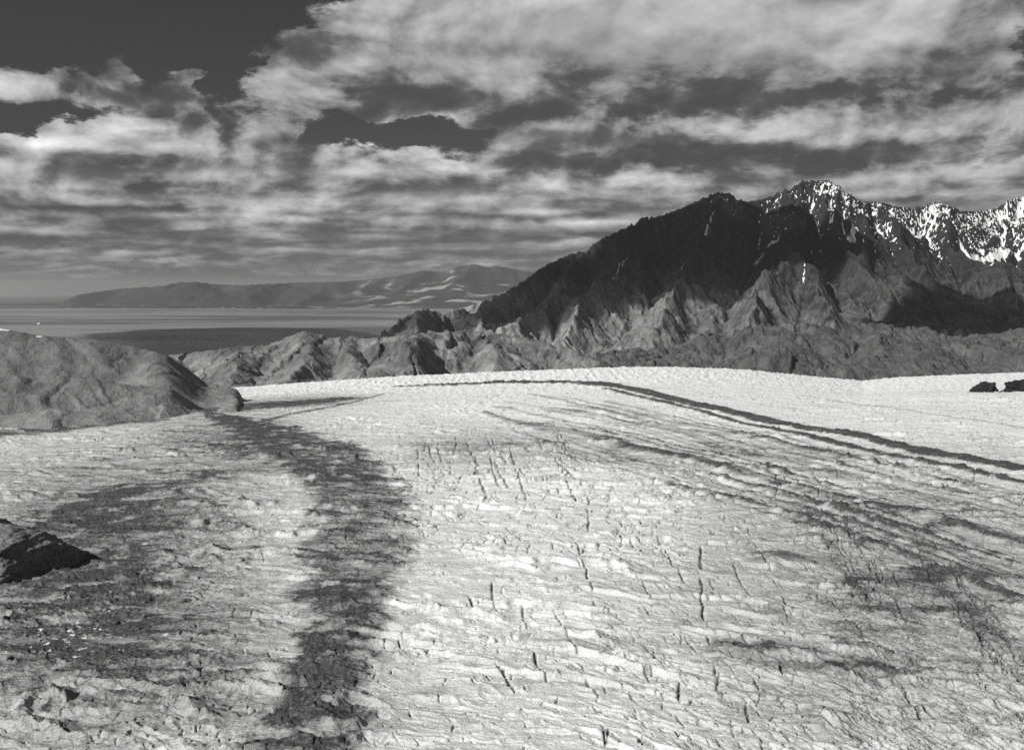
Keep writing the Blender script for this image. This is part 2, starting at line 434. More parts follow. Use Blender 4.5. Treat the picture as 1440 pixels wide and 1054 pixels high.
# ================================================================== HILLS
def P3(l): return [tuple(float(c) for c in at(*p)) for p in l]
def build_hill(name, label, box, res, ridges, fall, floor, noise, sky, mat, tonef, ero=(10, .02), k=2, lumps=0, fit=True, fac=0.):
    X, Y = mgrid(*box, res * k)
    wx = X + noise[0] * .5 * fbm(X / noise[0] / 3, Y / noise[0] / 3, 3, 5); wy = Y + noise[0] * .5 * fbm(X / noise[0] / 3, Y / noise[0] / 3, 3, 15)
    Z = tents(wx, wy, [P3(r) for r in ridges], fall, 15)
    Z = np.maximum(Z, floor) + noise[1] * fbm(X / noise[0], Y / noise[0], 5, 25) + noise[1] * .7 * (ridged(X / noise[0] * 1.2, Y / noise[0] * 1.2, 3, 35) - .35)
    Z, A = erode(Z, res * k, ero[0], ero[1], .42, talus=1.2)
    Z = upsample(Z, k); X = upsample(X, k); Y = upsample(Y, k); A = upsample(np.log(A), k)
    if lumps:
        s = lumps
        wx = X + s * .5 * fbm(X / s, Y / s, 3, 45); wy = Y + s * .5 * fbm(X / s, Y / s, 3, 55)
        f1, f2, v = cells(wx / s, wy / s * .7, 65); g1, g2, w = cells(wx / s * 2.6 + 9, wy / s * 2.2, 75)
        e1 = np.exp(-((f2 - f1) / .04) ** 2) * sstep(-.15, .25, fbm(X / 160, Y / 160, 3, 95)); e2 = np.exp(-((g2 - g1) / .05) ** 2) * sstep(0., .3, fbm(X / 110, Y / 110, 3, 99))
        Z = Z + s * .2 * (.7 - f1 * f1 * 1.3 + (v - .5) * .6) + s * .05 * (.6 - g1 * g1 * 1.2 + (w - .5)) - s * .08 * e1 - s * .03 * e2
    fx, fy = X + 14 * fbm(X / 40, Y / 40, 3, 66), Y + 14 * fbm(X / 40, Y / 40, 3, 67)
    Z = Z + fac * (26 * facets(fx / 150, fy / 190, 4, 1.3, .08) + 8 * facets(fx / 60, fy / 75, 5, 1.3, .07) + 2.5 * facets(fx / 22, fy / 25, 6, 1.2))
    cl = sstep(.84, .98, 1 - np.abs(perlin(X / noise[0] * 1.3 + .3 * fbm(X / 90, Y / 90, 2, 86), Y / noise[0] * .5, 87)) * 1.7) * sstep(-.1, .25, fbm(X / noise[0] / 2, Y / noise[0] / 2, 3, 88))
    Z = Z - noise[1] * .42 * cl
    Z = Z + noise[1] * .16 * fbm(X / noise[0] * 6, Y / noise[0] * 6, 4, 85)
    if fit: Z = fit_skyline(X, Y, Z, sky, floor - 5, sm=2 if name == 'far_hills' else 8)
    tone, snow = tonef(X, Y, Z, A, slope_of(Z, res))
    return grid_mesh(name, X, Y, Z, {'tone': tone, 'snow': snow}, mat, label), X, Y, Z

# left hill beside the ice
SKY_L = [(-330,425),(-180,440),(-60,452),(0,461),(50,470),(100,476),(150,480),(200,489),(232,497),(250,505),(270,520),(290,537),(320,543),(345,548),(370,553),(410,557),(450,560)]
def tone_l(X, Y, Z, A, sl):
    px, py = project(X, Y, Z)
    n = fbm(X / 130, Y / 130, 5, 3); n2 = fbm(X / 25, Y / 25, 4, 4)
    t = .185 + .05 * sstep(350, 280, Z) + .05 * n + .05 * n2 - .035 * sstep(345, 420, Z) + .035 * sstep(-600, -780, X + 60 * n) * 0
    e = np.hypot((px - 5) / 22, (py - 463) / 3.2); e2 = np.hypot((px - 54) / 9, (py - 473) / 1.6)
    return np.clip(t, .05, .3), np.maximum(1.1 - e, 1.1 - e2)
build_hill('hill', 'grey rounded rocky hill rising beside the glacier at the left edge', (-2500, -560, 1640, 3300), 3.5,
   [[(-330,425,2600),(-60,452,2420),(0,461,2400),(100,476,2420),(200,489,2450),(240,500,2480),(285,536,2520),(345,549,2560),(410,556,2600),(450,560,2620)],
    [(-200,510,1950),(0,528,2000),(90,533,2050),(180,537,2100),(280,549,2230),(330,556,2330)], [(-200,570,1820),(0,580,1850),(120,577,1900),(230,568,2020),(320,561,2200)], [(250,515,2490),(280,545,2330),(300,562,2150)], [(300,541,2540),(325,556,2350),(345,568,2180)], [(345,549,2560),(390,560,2380)],]
   + [[(215,497,2440),(215,512,2360)]],
   lambda d: 150 * (1 - np.exp(-(d / 250) ** 1.5)) + .12 * d, 190, (150, 9), SKY_L, MAT_NEAR, tone_l, (4, .005), fac=.22)
# hills beyond the ice, by the lake
SKY_M = [(200,505),(255,497),(290,493),(340,486),(380,484),(400,476),(420,467),(435,465),(450,470),(470,475),(500,473),(520,476),(545,472),(600,480),(640,500)]
def tone_m(X, Y, Z, A, sl):
    n = fbm(X / 190, Y / 190, 5, 6); n2 = fbm(X / 40, Y / 40, 4, 7)
    return np.clip(.17 + .17 * n + .09 * n2 + .03 * sstep(240, 140, Z), .06, .32), -1 + 0 * X
build_hill('hill', 'pale knobbly rock hill with a rounded knoll between glacier and lake', (-1900, -200, 3600, 5400), 5.,
   [[(200,503,4900),(290,493,4900),(380,484,4800),(435,465,4600),(500,474,4700),(560,474,4700),(640,500,4700)],
    [(435,465,4600),(425,500,4250),(400,530,4000)], [(300,515,4300),(340,500,4350),(390,492,4450)], [(470,475,4650),(500,500,4300),(520,520,4000)], [(340,500,4350),(310,530,4050)]],
   lambda d: 105 * (1 - np.exp(-(d / 190) ** 1.5)) + .17 * d, 20, (180, 19), SKY_M, MAT_HILL, tone_m, (2, .005), fac=.7)
SKY_N = [(520,480),(545,474),(580,468),(640,464),(700,469),(760,477),(800,487),(830,500),(860,516),(900,522)]
build_hill('hill', 'grey ice scoured hill in front of the foot of the mountain', (-900, 900, 3500, 5200), 5.,
   [[(500,490,4700),(545,475,4600),(600,470,4600),(660,466,4700),(720,472,4700),(780,482,4600),(830,501,4400),(870,518,4200)],
    [(600,470,4600),(570,500,4200),(540,525,3900)], [(720,470,4700),(700,497,4300)]],
   lambda d: 100 * (1 - np.exp(-(d / 180) ** 1.5)) + .18 * d, 20, (180, 20), SKY_N, MAT_HILL, tone_m, (2, .005), fac=1.1)
def tone_h(X, Y, Z, A, sl):
    n = fbm(X / 170, Y / 170, 5, 8); n2 = fbm(X / 30, Y / 30, 4, 9)
    return np.clip(.10 + .06 * n + .05 * n2, .03, .24), -1 + 0 * X
build_hill('rocky_slope', 'rounded fissured rock slope at the foot of the mountain', (200, 4300, 3600, 6000), 5.5,
   [[(840,520,4700),(900,500,5000),(960,488,5100),(1010,480,5200),(1070,470,5200),(1130,465,5200),(1200,463,5200),(1260,470,5200),(1340,478,5200),(1440,474,5300),(1560,468,5400),(1700,465,5400)],
    [(1130,465,5200),(1100,497,4700)], [(1240,468,5200),(1250,503,4600)], [(1440,474,5300),(1460,500,4700)]],
   lambda d: 90 * (1 - np.exp(-(d / 420) ** 1.5)) + .16 * d, 30, (210, 17), None, MAT_HUMP, tone_h, (2, .006), lumps=190, fit=False, fac=1.25)
print('hills', time.time() - T0)

# far range across the lake and the flat land round it
SKY_F = [(-400,436),(40,434),(80,428),(112,414),(170,406),(230,402),(250,397),(275,396),(300,399),(340,401),(420,397),(480,396),(520,393),(560,388),(600,380),(625,383),(650,374),(670,371),(685,376),(700,374),(720,377),(745,382),(800,388),(900,392),(1050,398),(1200,404)]
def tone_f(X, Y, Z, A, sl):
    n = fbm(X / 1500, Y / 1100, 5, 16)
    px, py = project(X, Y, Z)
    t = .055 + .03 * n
    t = t + .28 * sstep(.16, .3, n + .3 * fbm(X / 500, Y / 500, 3, 17) + .06 - .25 * sstep(700, 900, Z) - .2 * sstep(200, 80, Z)) * sstep(440, 580, px)  # sunlit spots between cloud shadows, painted into the tone
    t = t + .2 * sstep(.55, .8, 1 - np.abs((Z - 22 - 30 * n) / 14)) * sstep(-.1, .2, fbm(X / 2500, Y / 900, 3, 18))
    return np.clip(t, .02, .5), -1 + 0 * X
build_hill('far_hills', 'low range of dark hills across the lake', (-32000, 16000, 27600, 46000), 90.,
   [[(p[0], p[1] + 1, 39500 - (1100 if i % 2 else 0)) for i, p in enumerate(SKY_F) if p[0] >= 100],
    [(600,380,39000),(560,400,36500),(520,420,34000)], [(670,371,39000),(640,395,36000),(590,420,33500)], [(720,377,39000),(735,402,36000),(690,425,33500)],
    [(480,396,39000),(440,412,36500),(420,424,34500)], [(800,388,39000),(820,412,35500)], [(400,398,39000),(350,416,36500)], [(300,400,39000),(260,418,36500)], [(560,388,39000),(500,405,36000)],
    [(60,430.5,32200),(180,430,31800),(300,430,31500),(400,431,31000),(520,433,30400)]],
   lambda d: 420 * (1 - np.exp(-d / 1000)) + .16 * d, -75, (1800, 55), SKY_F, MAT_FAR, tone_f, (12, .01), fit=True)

def flat(name, label, poly, z, mat):
    me = bpy.data.meshes.new(name); me.from_pydata([(x, y, z) for x, y in poly], [], [list(range(len(poly)))])
    me.materials.append(mat); o = bpy.data.objects.new(name, me); C.objects.link(o); o['kind'] = 'structure'; o['label'] = label
    return o
def lake_material():
    m, n, out = new_mat('lake_water')
    p = objco(n)
    st = n.v('MULTIPLY', p, (.00012, .00042, 0.))
    a = n.noise(st, 1., 6, .55, .8)
    silt = n.ss(.40, .56, a)
    w = n.noise(p, .02, 4, .6)
    surface(n, out, n.mix(.10, .27, silt), .35, .12, w, 4., .5)
    return m
def plain_material():
    m, n, out = new_mat('plain_ground')
    a = n.noise(n.v('MULTIPLY', objco(n), (.00005, .00016, 0.)), 1., 6, .6, .5)
    surface(n, out, n.mix(.03, .13, n.ss(.4, .62, a)), .95, .05)
    return m
BIG = 150000.
flat('ground', 'flat steppe reaching to the horizon', [(-BIG, -BIG), (BIG, -BIG), (BIG, BIG), (-BIG, BIG)], -45., plain_material())
r = np.random.RandomState(5)
shore = [(-60000, 3000)]
for x in np.linspace(-60000, 26000, 60):
    shore.append((x, 41000 + 9000 * math.sin(x / 9000.) + 5000 * (r.rand() - .5)))
shore.append((26000, 3000))
flat('lake', 'broad milky grey lake beyond the hills', shore[::-1], 0., lake_material())

# ================================================================== GLACIER
NA, NR = 1560, 1180
av = np.linspace(-.76, .76, NA); pv = np.linspace(1330, 492, NR)
yv = (CAMZ - GZ) * F / (pv - HOR)
GA, GP = np.meshgrid(av, pv)
GY = (CAMZ - GZ) * F / (GP - HOR); GX = GA * GY
GPX = 720 + F * GA * 1.0
X, Y = GX, GY
crest = np.interp(GPX, [-400, 0, 340, 420, 550, 700, 850, 950, 1050, 1150, 1215, 1260, 1330, 1440, 1600, 1900],
                  [560, 552, 546, 540, 531, 524, 518, 517, 521, 531, 537, 532.5, 529, 525, 520, 515])
ZC = CAMZ - (crest - HOR) / F * 3100
w = sstep(1900, 3050, Y)
ZG = GZ + (ZC - GZ) * w
ZG = ZG - np.where(Y > 3100, .0006 * (Y - 3100) ** 2, 0)
ZG = np.maximum(ZG, 15)
# a shallow step where the ice falls behind the left hill
dirt = .03 + 0 * X
def blob(px, py, rx, ry, amp, pw=1.):
    e = ((GPX - px) / rx) ** 2 + ((GP - py) / ry) ** 2
    return amp * np.exp(-e ** pw)
for b in [(330,625,110,34,.45),(90,915,390,240,.54),(230,850,230,200,.14),(115,722,50,22,.5),(250,790,170,200,.16),(1260,900,330,190,.5),(200,712,170,40,.36),(60,800,190,110,.5),(200,1010,330,90,.25),(1180,770,270,110,.20),
          (1350,870,150,90,.26),(680,628,140,24,.34),(1060,925,70,15,.55),(1190,945,70,12,.4),(420,554,110,14,.48),(120,650,240,36,.18),(300,595,120,40,.26),(1350,790,200,60,.14),
          (1300,720,300,40,.18),(980,640,120,26,.26),(60,920,110,70,.20),(1200,1010,330,60,.18),(600,650,100,14,.2),(830,640,160,30,.16),(880,900,100,60,.1),(760,930,90,40,.1),(1250,640,260,16,.2)]:
    dirt = dirt + blob(*b)
rb_ = np.random.RandomState(9); ARCS = []
lift = 0 * X; rough = 1 + 0 * X
nz = fbm(X / 70, Y / 70, 4, 101); nz2 = fbm(X / 16, Y / 22, 3, 111)
nzs = fbm(X / 110, Y / 30, 4, 121)
def band(pts, inten, horiz=False, up=0., edge=.55, warp=.5):
    """debris band along a curve on the ice; pts = (px, py, half width in px)"""
    global dirt, lift
    W = []
    for px, py, h in pts:
        x, y = on_ice(px, py)
        if horiz: hw = h / F * y
        else: hw = h * y * y / ((CAMZ - GZ) * F)
        W.append((float(x), float(y), float(hw)))
    best = np.full(X.shape, 9., f32)
    for (x0, y0, h0), (x1, y1, h1) in zip(W[:-1], W[1:]):
        dx, dy = x1 - x0, y1 - y0; L = math.hypot(dx, dy)
        g0 = g1 = 1.
        if not horiz: c = max(.12, abs(dx) / L); h0, h1 = h0 * c, h1 * c
        else: c = max(.25, abs(dy) / L); h0, h1 = h0 * c, h1 * c
        mh = max(h0, h1) * 2.6 + 4
        i0 = np.searchsorted(yv, min(y0, y1) - mh); i1 = np.searchsorted(yv, max(y0, y1) + mh)
        if i1 <= i0: continue
        xs, ys = X[i0:i1], Y[i0:i1]
        t = np.clip(((xs - x0) * dx + (ys - y0) * dy) / (L * L), 0, 1)
        d = np.hypot(xs - x0 - t * dx, ys - y0 - t * dy) / (h0 + (h1 - h0) * t)
        best[i0:i1] = np.minimum(best[i0:i1], d)
    q = best + warp * (nz * .8 + nz2 * .5)
    dirt = dirt + inten * (1 - sstep(edge, 1.35, q)) * (1 - .4 * np.clip(dirt, 0, 1))
    if up: lift = lift + up * np.exp(-(best / 1.1) ** 2)
band([(415,1130,72),(430,1054,68),(452,980,58),(475,900,60),(492,830,68),(502,760,72),(512,705,62),(490,665,68),(430,632,86),(375,608,56),(325,591,34),(285,580,6)], .84, True, 3, .6, 1.0)
band([(340,600,5),(400,585,5),(470,567,4),(548,545,2.5)], .7, False, 0, .4, .8)
band([(500,672,10),(400,660,9),(300,668,12),(200,690,14),(120,712,14),(60,740,16)], .4, False, 0, .3, .6)
band([(560,537,.9),(700,537,1.2),(800,540,1.8),(850,544.5,3.2),(900,553.5,4.4),(1000,574,5.8),(1100,595,6.8),(1200,614,7.2),(1300,635,8),(1440,661,9.5),(1560,684,10),(1800,730,12)], 1.5, False, 4, .72, .22)
band([(850,551,1.4),(940,568,2.4),(1100,608,4.6),(1200,629,5),(1300,650,5.6),(1440,680,6.5),(1700,737,8)], 1.2, False, 3, .6, .4)
band([(745,555,1.4),(800,568,2),(900,592,2),(1000,615,3),(1100,640,3),(1250,672,3.5),(1440,715,4),(1700,780,5)], .48, False, 2, .4, .6)
band([(790,561,1.2),(900,585,2),(1050,615,3),(1200,646,4),(1440,700,5),(1700,760,5)], .42, False, 2, .4, .6)
band([(680,580,2),(740,598,4),(800,608,6),(900,632,6),(1000,655,6),(1100,680,6),(1200,705,7),(1300,730,8),(1440,765,9),(1700,830,10)], .62, False, 4, .25, .6)
band([(1000,672,2),(1100,694,3),(1200,722,4),(1300,752,5),(1380,780,6),(1440,800,6),(1700,880,8)], .66, False, 3, .5, .5)
band([(940,682,2),(1050,706,3.5),(1150,735,5),(1250,770,6),(1330,802,7),(1440,845,8),(1700,950,9)], .66, False, 3, .45, .6)
band([(1130,555,.8),(1250,572,1.4),(1340,588,1.6),(1440,602,1.6),(1700,640,2)], .45, False, 0, .5, .4)
band([(800,540,.8),(1000,556,1.2),(1150,580,1.4),(1300,603,1.6),(1440,622,2)], .12, False, 0, .5, .4)
band([(1135,715,8),(1180,785,14),(1225,840,18)], .28, True, 0, .2, .9)
band([(1290,795,16),(1350,850,22),(1440,930,34),(1500,990,30)], .32, True, 0, .2, .9)
for k in range(16):                                              # arcs of old crevasses in the middle of the ice
    px = 585 + 215 * rb_.rand(); py = 612 + 40 * rb_.rand(); L_ = 18 + 40 * rb_.rand(); b_ = (px - 560) * .11 * (.5 + rb_.rand())
    ARCS.append([(px, py), (px + b_ * .25, py + L_ * .4), (px + b_ * .8, py + L_ * .75), (px + b_ * 1.4, py + L_)])
band([(590,628,5),(660,628,8),(760,622,5)], .22, False, 0, .2, .9)
rb = np.random.RandomState(41)
for k in range(34):                                              # fine parallel flow stripes between the two big moraines
    t = rb.rand() ** .9 * 1.12; x0 = 690 + 330 * rb.rand(); x1 = x0 + 250 + 900 * rb.rand()
    xs_ = np.linspace(x0, min(x1, 1750), 9)
    ya = np.interp(xs_, [690, 850, 940, 1100, 1300, 1440, 1750], [546, 556, 573, 612, 655, 686, 750]); yb = np.interp(xs_, [690, 800, 1000, 1200, 1440, 1750], [600, 640, 700, 755, 850, 980])
    band([(px, ya_ + (yb_ - ya_) * t, (.8 + 1.4 * rb.rand()) * (1 + (px - 700) / 500)) for px, ya_, yb_ in zip(xs_, ya, yb)], .22 + .3 * rb.rand(), False, 1.2, .2, .9)
band([(-60,616,7),(0,611,7),(100,602,7),(200,590,8),(330,566,13),(400,560,11),(480,553,5)], .95, False, 0, .2, .7)
print('bands', time.time() - T0)
# relief of the ice: ridges across the view, swinging with the flow at the right
sk = Y + .5 * np.maximum(0, X - 40) * sstep(1100, 700, Y) - .12 * np.maximum(0, -X - 100)
wx = X + 16 * fbm(X / 60, sk / 45, 3, 131); wy = sk + 11 * fbm(X / 60, sk / 45, 3, 141)
far = sstep(3000, 700, Y)
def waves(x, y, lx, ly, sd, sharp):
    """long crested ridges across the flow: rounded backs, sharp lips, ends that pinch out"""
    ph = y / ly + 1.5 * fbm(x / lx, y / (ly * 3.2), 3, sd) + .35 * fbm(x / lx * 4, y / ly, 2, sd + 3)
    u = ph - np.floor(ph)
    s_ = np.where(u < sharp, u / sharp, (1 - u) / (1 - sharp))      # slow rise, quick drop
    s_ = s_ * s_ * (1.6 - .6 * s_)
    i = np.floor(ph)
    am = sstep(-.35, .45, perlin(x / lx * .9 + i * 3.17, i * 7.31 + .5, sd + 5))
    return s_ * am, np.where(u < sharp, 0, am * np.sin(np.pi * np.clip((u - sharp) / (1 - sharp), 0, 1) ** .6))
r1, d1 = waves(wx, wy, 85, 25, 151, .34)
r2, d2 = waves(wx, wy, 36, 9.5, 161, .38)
r3 = fbm(wx / 15, wy / 6, 4, 171)
r5, d5 = waves(wx, wy, 13, 3.6, 175, .4)
big = fbm(X / 320, Y / 260, 3, 191)
amp = .7 + .7 * sstep(-.2, .4, fbm(X / 210, Y / 160, 3, 201))
serac = sstep(2350, 2850, Y) * sstep(-.36, -.12, GA)
RZ = 8 * big * sstep(3000, 1800, Y) + amp * (4.6 * r1 * (.45 + .55 * far) + (2.1 * r2 + 1.5 * r3) * (.7 + .3 * far) + .8 * r5 * sstep(1500, 700, Y))
RZ = RZ + serac * (5 * (ridged(X / 26, Y / 60, 3, 211) - .4))
RZ = RZ + 11 * np.exp(-((GP - 556 + (GPX - 1250) * -.03) / 9) ** 2) * sstep(1080, 1240, GPX)
ZI = ZG + lift + RZ
dm = .25 + 1.1 * np.clip(dirt, 0, .6)
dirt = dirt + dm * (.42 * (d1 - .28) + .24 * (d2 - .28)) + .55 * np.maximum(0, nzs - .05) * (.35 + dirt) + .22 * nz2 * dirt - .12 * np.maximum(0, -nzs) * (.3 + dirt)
dirt = dirt - .55 * np.clip(dirt - .3, 0, 1) * sstep(.05, .4, fbm(X / 40, Y / 26, 4, 231))
dirt = dirt - .12 * serac
# crevasses
rs = np.random.RandomState(77)
def crack(x0, y0, x1, y1, wd, dep, dk):
    mx, my = (x0 + x1) / 2, (y0 + y1) / 2
    if not (yv[0] < my < 3300) or abs(mx / my) > .74: return
    wd = max(wd, .8 * my * (av[1] - av[0]))
    m = wd * 3 + 2
    a0, a1 = min(y0, y1) - m, max(y0, y1) + m
    i0, i1 = np.searchsorted(yv, a0), np.searchsorted(yv, a1) + 1
    lo, hi = min(x0, x1) - m, max(x0, x1) + m
    j0 = np.searchsorted(av, min(lo / max(a0, 1), lo / a1)); j1 = np.searchsorted(av, max(hi / max(a0, 1), hi / a1)) + 1
    xs, ys = X[i0:i1, j0:j1], Y[i0:i1, j0:j1]
    if xs.size == 0: return
    dx, dy = x1 - x0, y1 - y0; L2 = dx * dx + dy * dy + 1e-6
    t = np.clip(((xs - x0) * dx + (ys - y0) * dy) / L2, 0, 1)
    d = np.hypot(xs - x0 - t * dx, ys - y0 - t * dy)
    wl = wd * (1 - .75 * np.abs(t * 2 - 1) ** 2) + .15
    g = np.exp(-(d / wl) ** 2)
    ZI[i0:i1, j0:j1] -= dep * g
    dirt[i0:i1, j0:j1] = np.maximum(dirt[i0:i1, j0:j1], dk * np.exp(-(d / wl * .9) ** 2) + 0.)
def chain(pts, wd, dep=4., dk=.75, gap=.3, jit=2.):
    W = [tuple(float(c) for c in on_ice(*p)) for p in pts]
    for (x0, y0), (x1, y1) in zip(W[:-1], W[1:]):
        L = math.hypot(x1 - x0, y1 - y0); n = max(1, int(L / (14 + 10 * rs.rand())))
        q = np.linspace(0, 1, n + 1); off = rs.randn(n + 1) * jit
        for i in range(n):
            if rs.rand() < gap: continue
            nx, ny = -(y1 - y0) / L, (x1 - x0) / L
            crack(x0 + (x1 - x0) * q[i] + nx * off[i], y0 + (y1 - y0) * q[i] + ny * off[i],
                  x0 + (x1 - x0) * q[i + 1] + nx * off[i + 1], y0 + (y1 - y0) * q[i + 1] + ny * off[i + 1], wd * (.5 + rs.rand()), dep * (.5 + rs.rand()), dk)
chain([(984,765),(988,820),(990,868)], 1.3, 4, .95, .08, 1.)
chain([(990,868),(1010,950),(1040,1054)], .8, 2.5, .6, .55)
for c in [[(598,618),(596,648)],[(634,640),(633,668)],[(640,618),(640,640)],[(655,620),(668,648),(690,668)],[(690,618),(705,640),(718,660)],[(730,660),(728,685)],
          [(775,655),(768,680)],[(828,690),(825,750)],[(875,730),(871,778)],[(690,822),(697,862)],[(730,850),(745,900),(770,960)],[(780,860),(810,915),(840,980)],
          [(925,755),(950,800)],[(655,842),(670,870)],[(905,745),(940,780),(975,825)],[(1145,700),(1165,770),(1215,830)],[(1185,760),(1205,800)],
          [(1240,805),(1222,840)],[(1265,830),(1248,852)],[(1300,800),(1340,850),(1400,920),(1440,970)],[(1340,820),(1400,880),(1440,940)],[(1050,740),(1080,790),(1110,850)],
          [(1030,790),(1060,840)],[(1275,960),(1285,1010),(1290,1054)],[(1182,1000),(1210,1050)],[(700,930),(722,975)],[(365,770),(370,790)],[(720,560+90),(740,700)],
          [(1110,660),(1090,700)],[(810,760),(830,820),(845,880)],[(560,905),(575,940)],[(330,860),(322,890)],[(290,930),(284,960)],[(1080,600+300),(1110,960)]]:
    chain(c, .45 + .38 * (on_ice(*c[0])[1] / 1000), 2.5, .95, .3, 1.2)
for c in ARCS: chain(c, 1.1, 2.5, 1., .2, .8)
for k in range(46):                                              # swarm of parallel cracks in the sheared ice at the right
    if k < 18: t = rb_.rand(); px, py = 1128 + 60 * rb_.rand() + 80 * t, 690 + 130 * t; ex, ey = .62, 1.
    else: t = rb_.rand(); px, py = 1270 + 60 * rb_.rand() + 110 * t, 770 + 150 * t; ex, ey = .80, 1.
    L_ = 15 + 55 * rb_.rand(); b_ = .15 * rb_.randn()
    chain([(px, py), (px + (ex + b_) * L_ * .5, py + ey * L_ * .5), (px + (ex - b_ * .3) * L_, py + ey * L_)], .75, 2.5, 1., .2, 1.)
for k in range(60):
    px, py = 880 + 600 * rb_.rand(), 650 + 420 * rb_.rand(); L_ = 6 + 22 * rb_.rand(); a_ = math.radians(70 + 25 * rb_.randn())
    chain([(px, py), (px + math.cos(a_) * L_, py + math.sin(a_) * L_)], .7, 2., .95, .1, .6)
def scatter(n, px0, px1, py0, py1, ang, spread, l0, l1, wd, dk):
    for _ in range(n):
        px = px0 + (px1 - px0) * rs.rand(); py = py0 + (py1 - py0) * rs.rand() ** 1.
        x, y = on_ice(px, py); th = math.radians(ang + rs.randn() * spread); L = l0 + (l1 - l0) * rs.rand() ** 2
        w = wd * (.5 + rs.rand()) * max(.8, y / 950)
        crack(x, y, x + math.cos(th) * L, y + math.sin(th) * L, w, .8 + 1.6 * rs.rand(), dk * (.4 + .6 * rs.rand()))
scatter(1500, -100, 1560, 640, 1200, 95, 25, 3, 12, .4, .75)
scatter(2200, 850, 1560, 640, 1200, 112, 18, 4, 20, .55, 1.05)
scatter(1100, 1200, 1540, 760, 1100, 118, 10, 8, 36, .6, 1.1)
scatter(260, 1125, 1260, 700, 860, 122, 9, 10, 34, .6, 1.1)
scatter(160, 1130, 1330, 770, 860, 70, 12, 5, 20, .6, 1.)
scatter(2400, 450, 1560, 555, 780, 95, 30, 5, 24, .5, .85)
scatter(500, 500, 1560, 520, 600, 90, 40, 8, 40, .6, .6)
scatter(420, 540, 840, 600, 700, 100, 25, 8, 30, .6, .8)
scatter(300, -150, 620, 700, 1250, 80, 35, 2, 8, .3, .45)
scatter(500, -100, 1560, 600, 1200, 175, 14, 8, 30, .5, .35)
# clean melt ponds and snow scraps at the lower left
pale = sstep(.64, .72, fbm(X / 9, Y / 3.2, 4, 221) + .35 * blob(70, 905, 90, 60, 1.) + .12 * blob(200, 960, 240, 120, 1.)) * sstep(560, 300, GPX) * sstep(760, 840, GP)
dirt = dirt * (1 - .9 * pale) - .1 * pale
dirt = np.clip(dirt, 0, 1)
ZI = ZI + sstep(.45, .9, dirt) * (1.6 * ridged(X / 9, Y / 7, 4, 241) + .8 * fbm(X / 3, Y / 3, 2, 251)) * sstep(2400, 1500, Y)
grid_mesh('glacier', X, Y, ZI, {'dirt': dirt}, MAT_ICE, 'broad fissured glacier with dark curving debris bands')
print('glacier', time.time() - T0)
def ice_z(x, y):
    i = int(np.clip(np.searchsorted(yv, y), 0, NR - 1)); j = int(np.clip(np.searchsorted(av, x / y), 0, NA - 1))
    return float(ZI[i, j])

# ================================================================== ROCKS, ICEBERG
def rock(name, label, cat, px, py, size, seed, mat, tone, sharp=.5, rot=0., sink=.3, z=None, group=None, flatness=1.):
    r = np.random.RandomState(seed)
    n, m = 150, 260
    th, ph = np.meshgrid(np.linspace(0, 2 * np.pi, m, endpoint=False), np.linspace(-.5 * np.pi, .5 * np.pi, n))
    d = np.stack([np.cos(ph) * np.cos(th), np.cos(ph) * np.sin(th), np.sin(ph)], -1)
    rad = np.ones(th.shape)
    for k in range(26):                                   # chop with random planes: angular faces
        v = r.randn(3); v[2] = abs(v[2]) * .8; v /= np.linalg.norm(v); c = .55 + .35 * r.rand()
        dd = d @ v
        rad = np.minimum(rad, np.where(dd > .05, c / np.maximum(dd, .05), 9))
    def n3(s, o, sd): return (fbm(d[..., 0] * s + 5, d[..., 1] * s + d[..., 2] * s * .7, o, sd) + fbm(d[..., 2] * s + 9, d[..., 0] * s - d[..., 1] * s * .6, o, sd + 50)) * .7
    rad = rad * (1 + .22 * n3(1.6, 3, seed) + .14 * n3(5, 4, seed + 7) * (1 + sharp) + .05 * n3(17, 3, seed + 9))
    P = d * rad[..., None] * np.array(size)
    c, s = math.cos(rot), math.sin(rot)
    P = np.stack([P[..., 0] * c - P[..., 1] * s, P[..., 0] * s + P[..., 1] * c, P[..., 2]], -1)
    co = P.reshape(-1, 3)
    i = np.arange(n * m).reshape(n, m); q = np.stack([i[:-1], np.roll(i[:-1], -1, 1), np.roll(i[1:], -1, 1), i[1:]], -1).reshape(-1, 4).astype(np.int32)
    x, y = (float(c) for c in on_ice(px, py, GZ if z is None else z))
    zz = ice_z(x, y) if z is None else z
    o = raw_mesh(name, co.astype(f32), q, {'tone': tone * (1 + .4 * n3(3, 4, seed + 3)), 'snow': -1 + 0 * th}, mat, label, cat=cat)
    o.location = (x, y, zz + size[2] * (1 - 2 * sink) * .5)
    if group: o['group'] = group
    return o
rock('rock_outcrop', 'large dark rock outcrop poking through the ice at the left edge', 'rock', -42, 797, (108, 92, 60), 3, MAT_OUTCROP, .2, -.75, .35, .5)
rock('rock_outcrop', 'small pointed black rock on the far ice at the right edge', 'rock', 1384, 551, (52, 44, 34), 11, MAT_OUTCROP, .03, .8, 0., .5)
rock('rock_outcrop', 'long flat black rock on the far ice, cut by the right edge', 'rock', 1448, 550, (92, 66, 34), 19, MAT_OUTCROP, .03, .6, -.1, .5)
m_berg, n_, out_ = new_mat('berg_ice'); surface(n_, out_, .85, .6, .2, n_.noise(objco(n_), .2, 4), 2., .6)
rock('iceberg', 'small white iceberg afloat on the grey lake', 'iceberg', 56, 455.5, (42, 36, 26), 23, m_berg, .8, .8, .3, .5, z=0.)

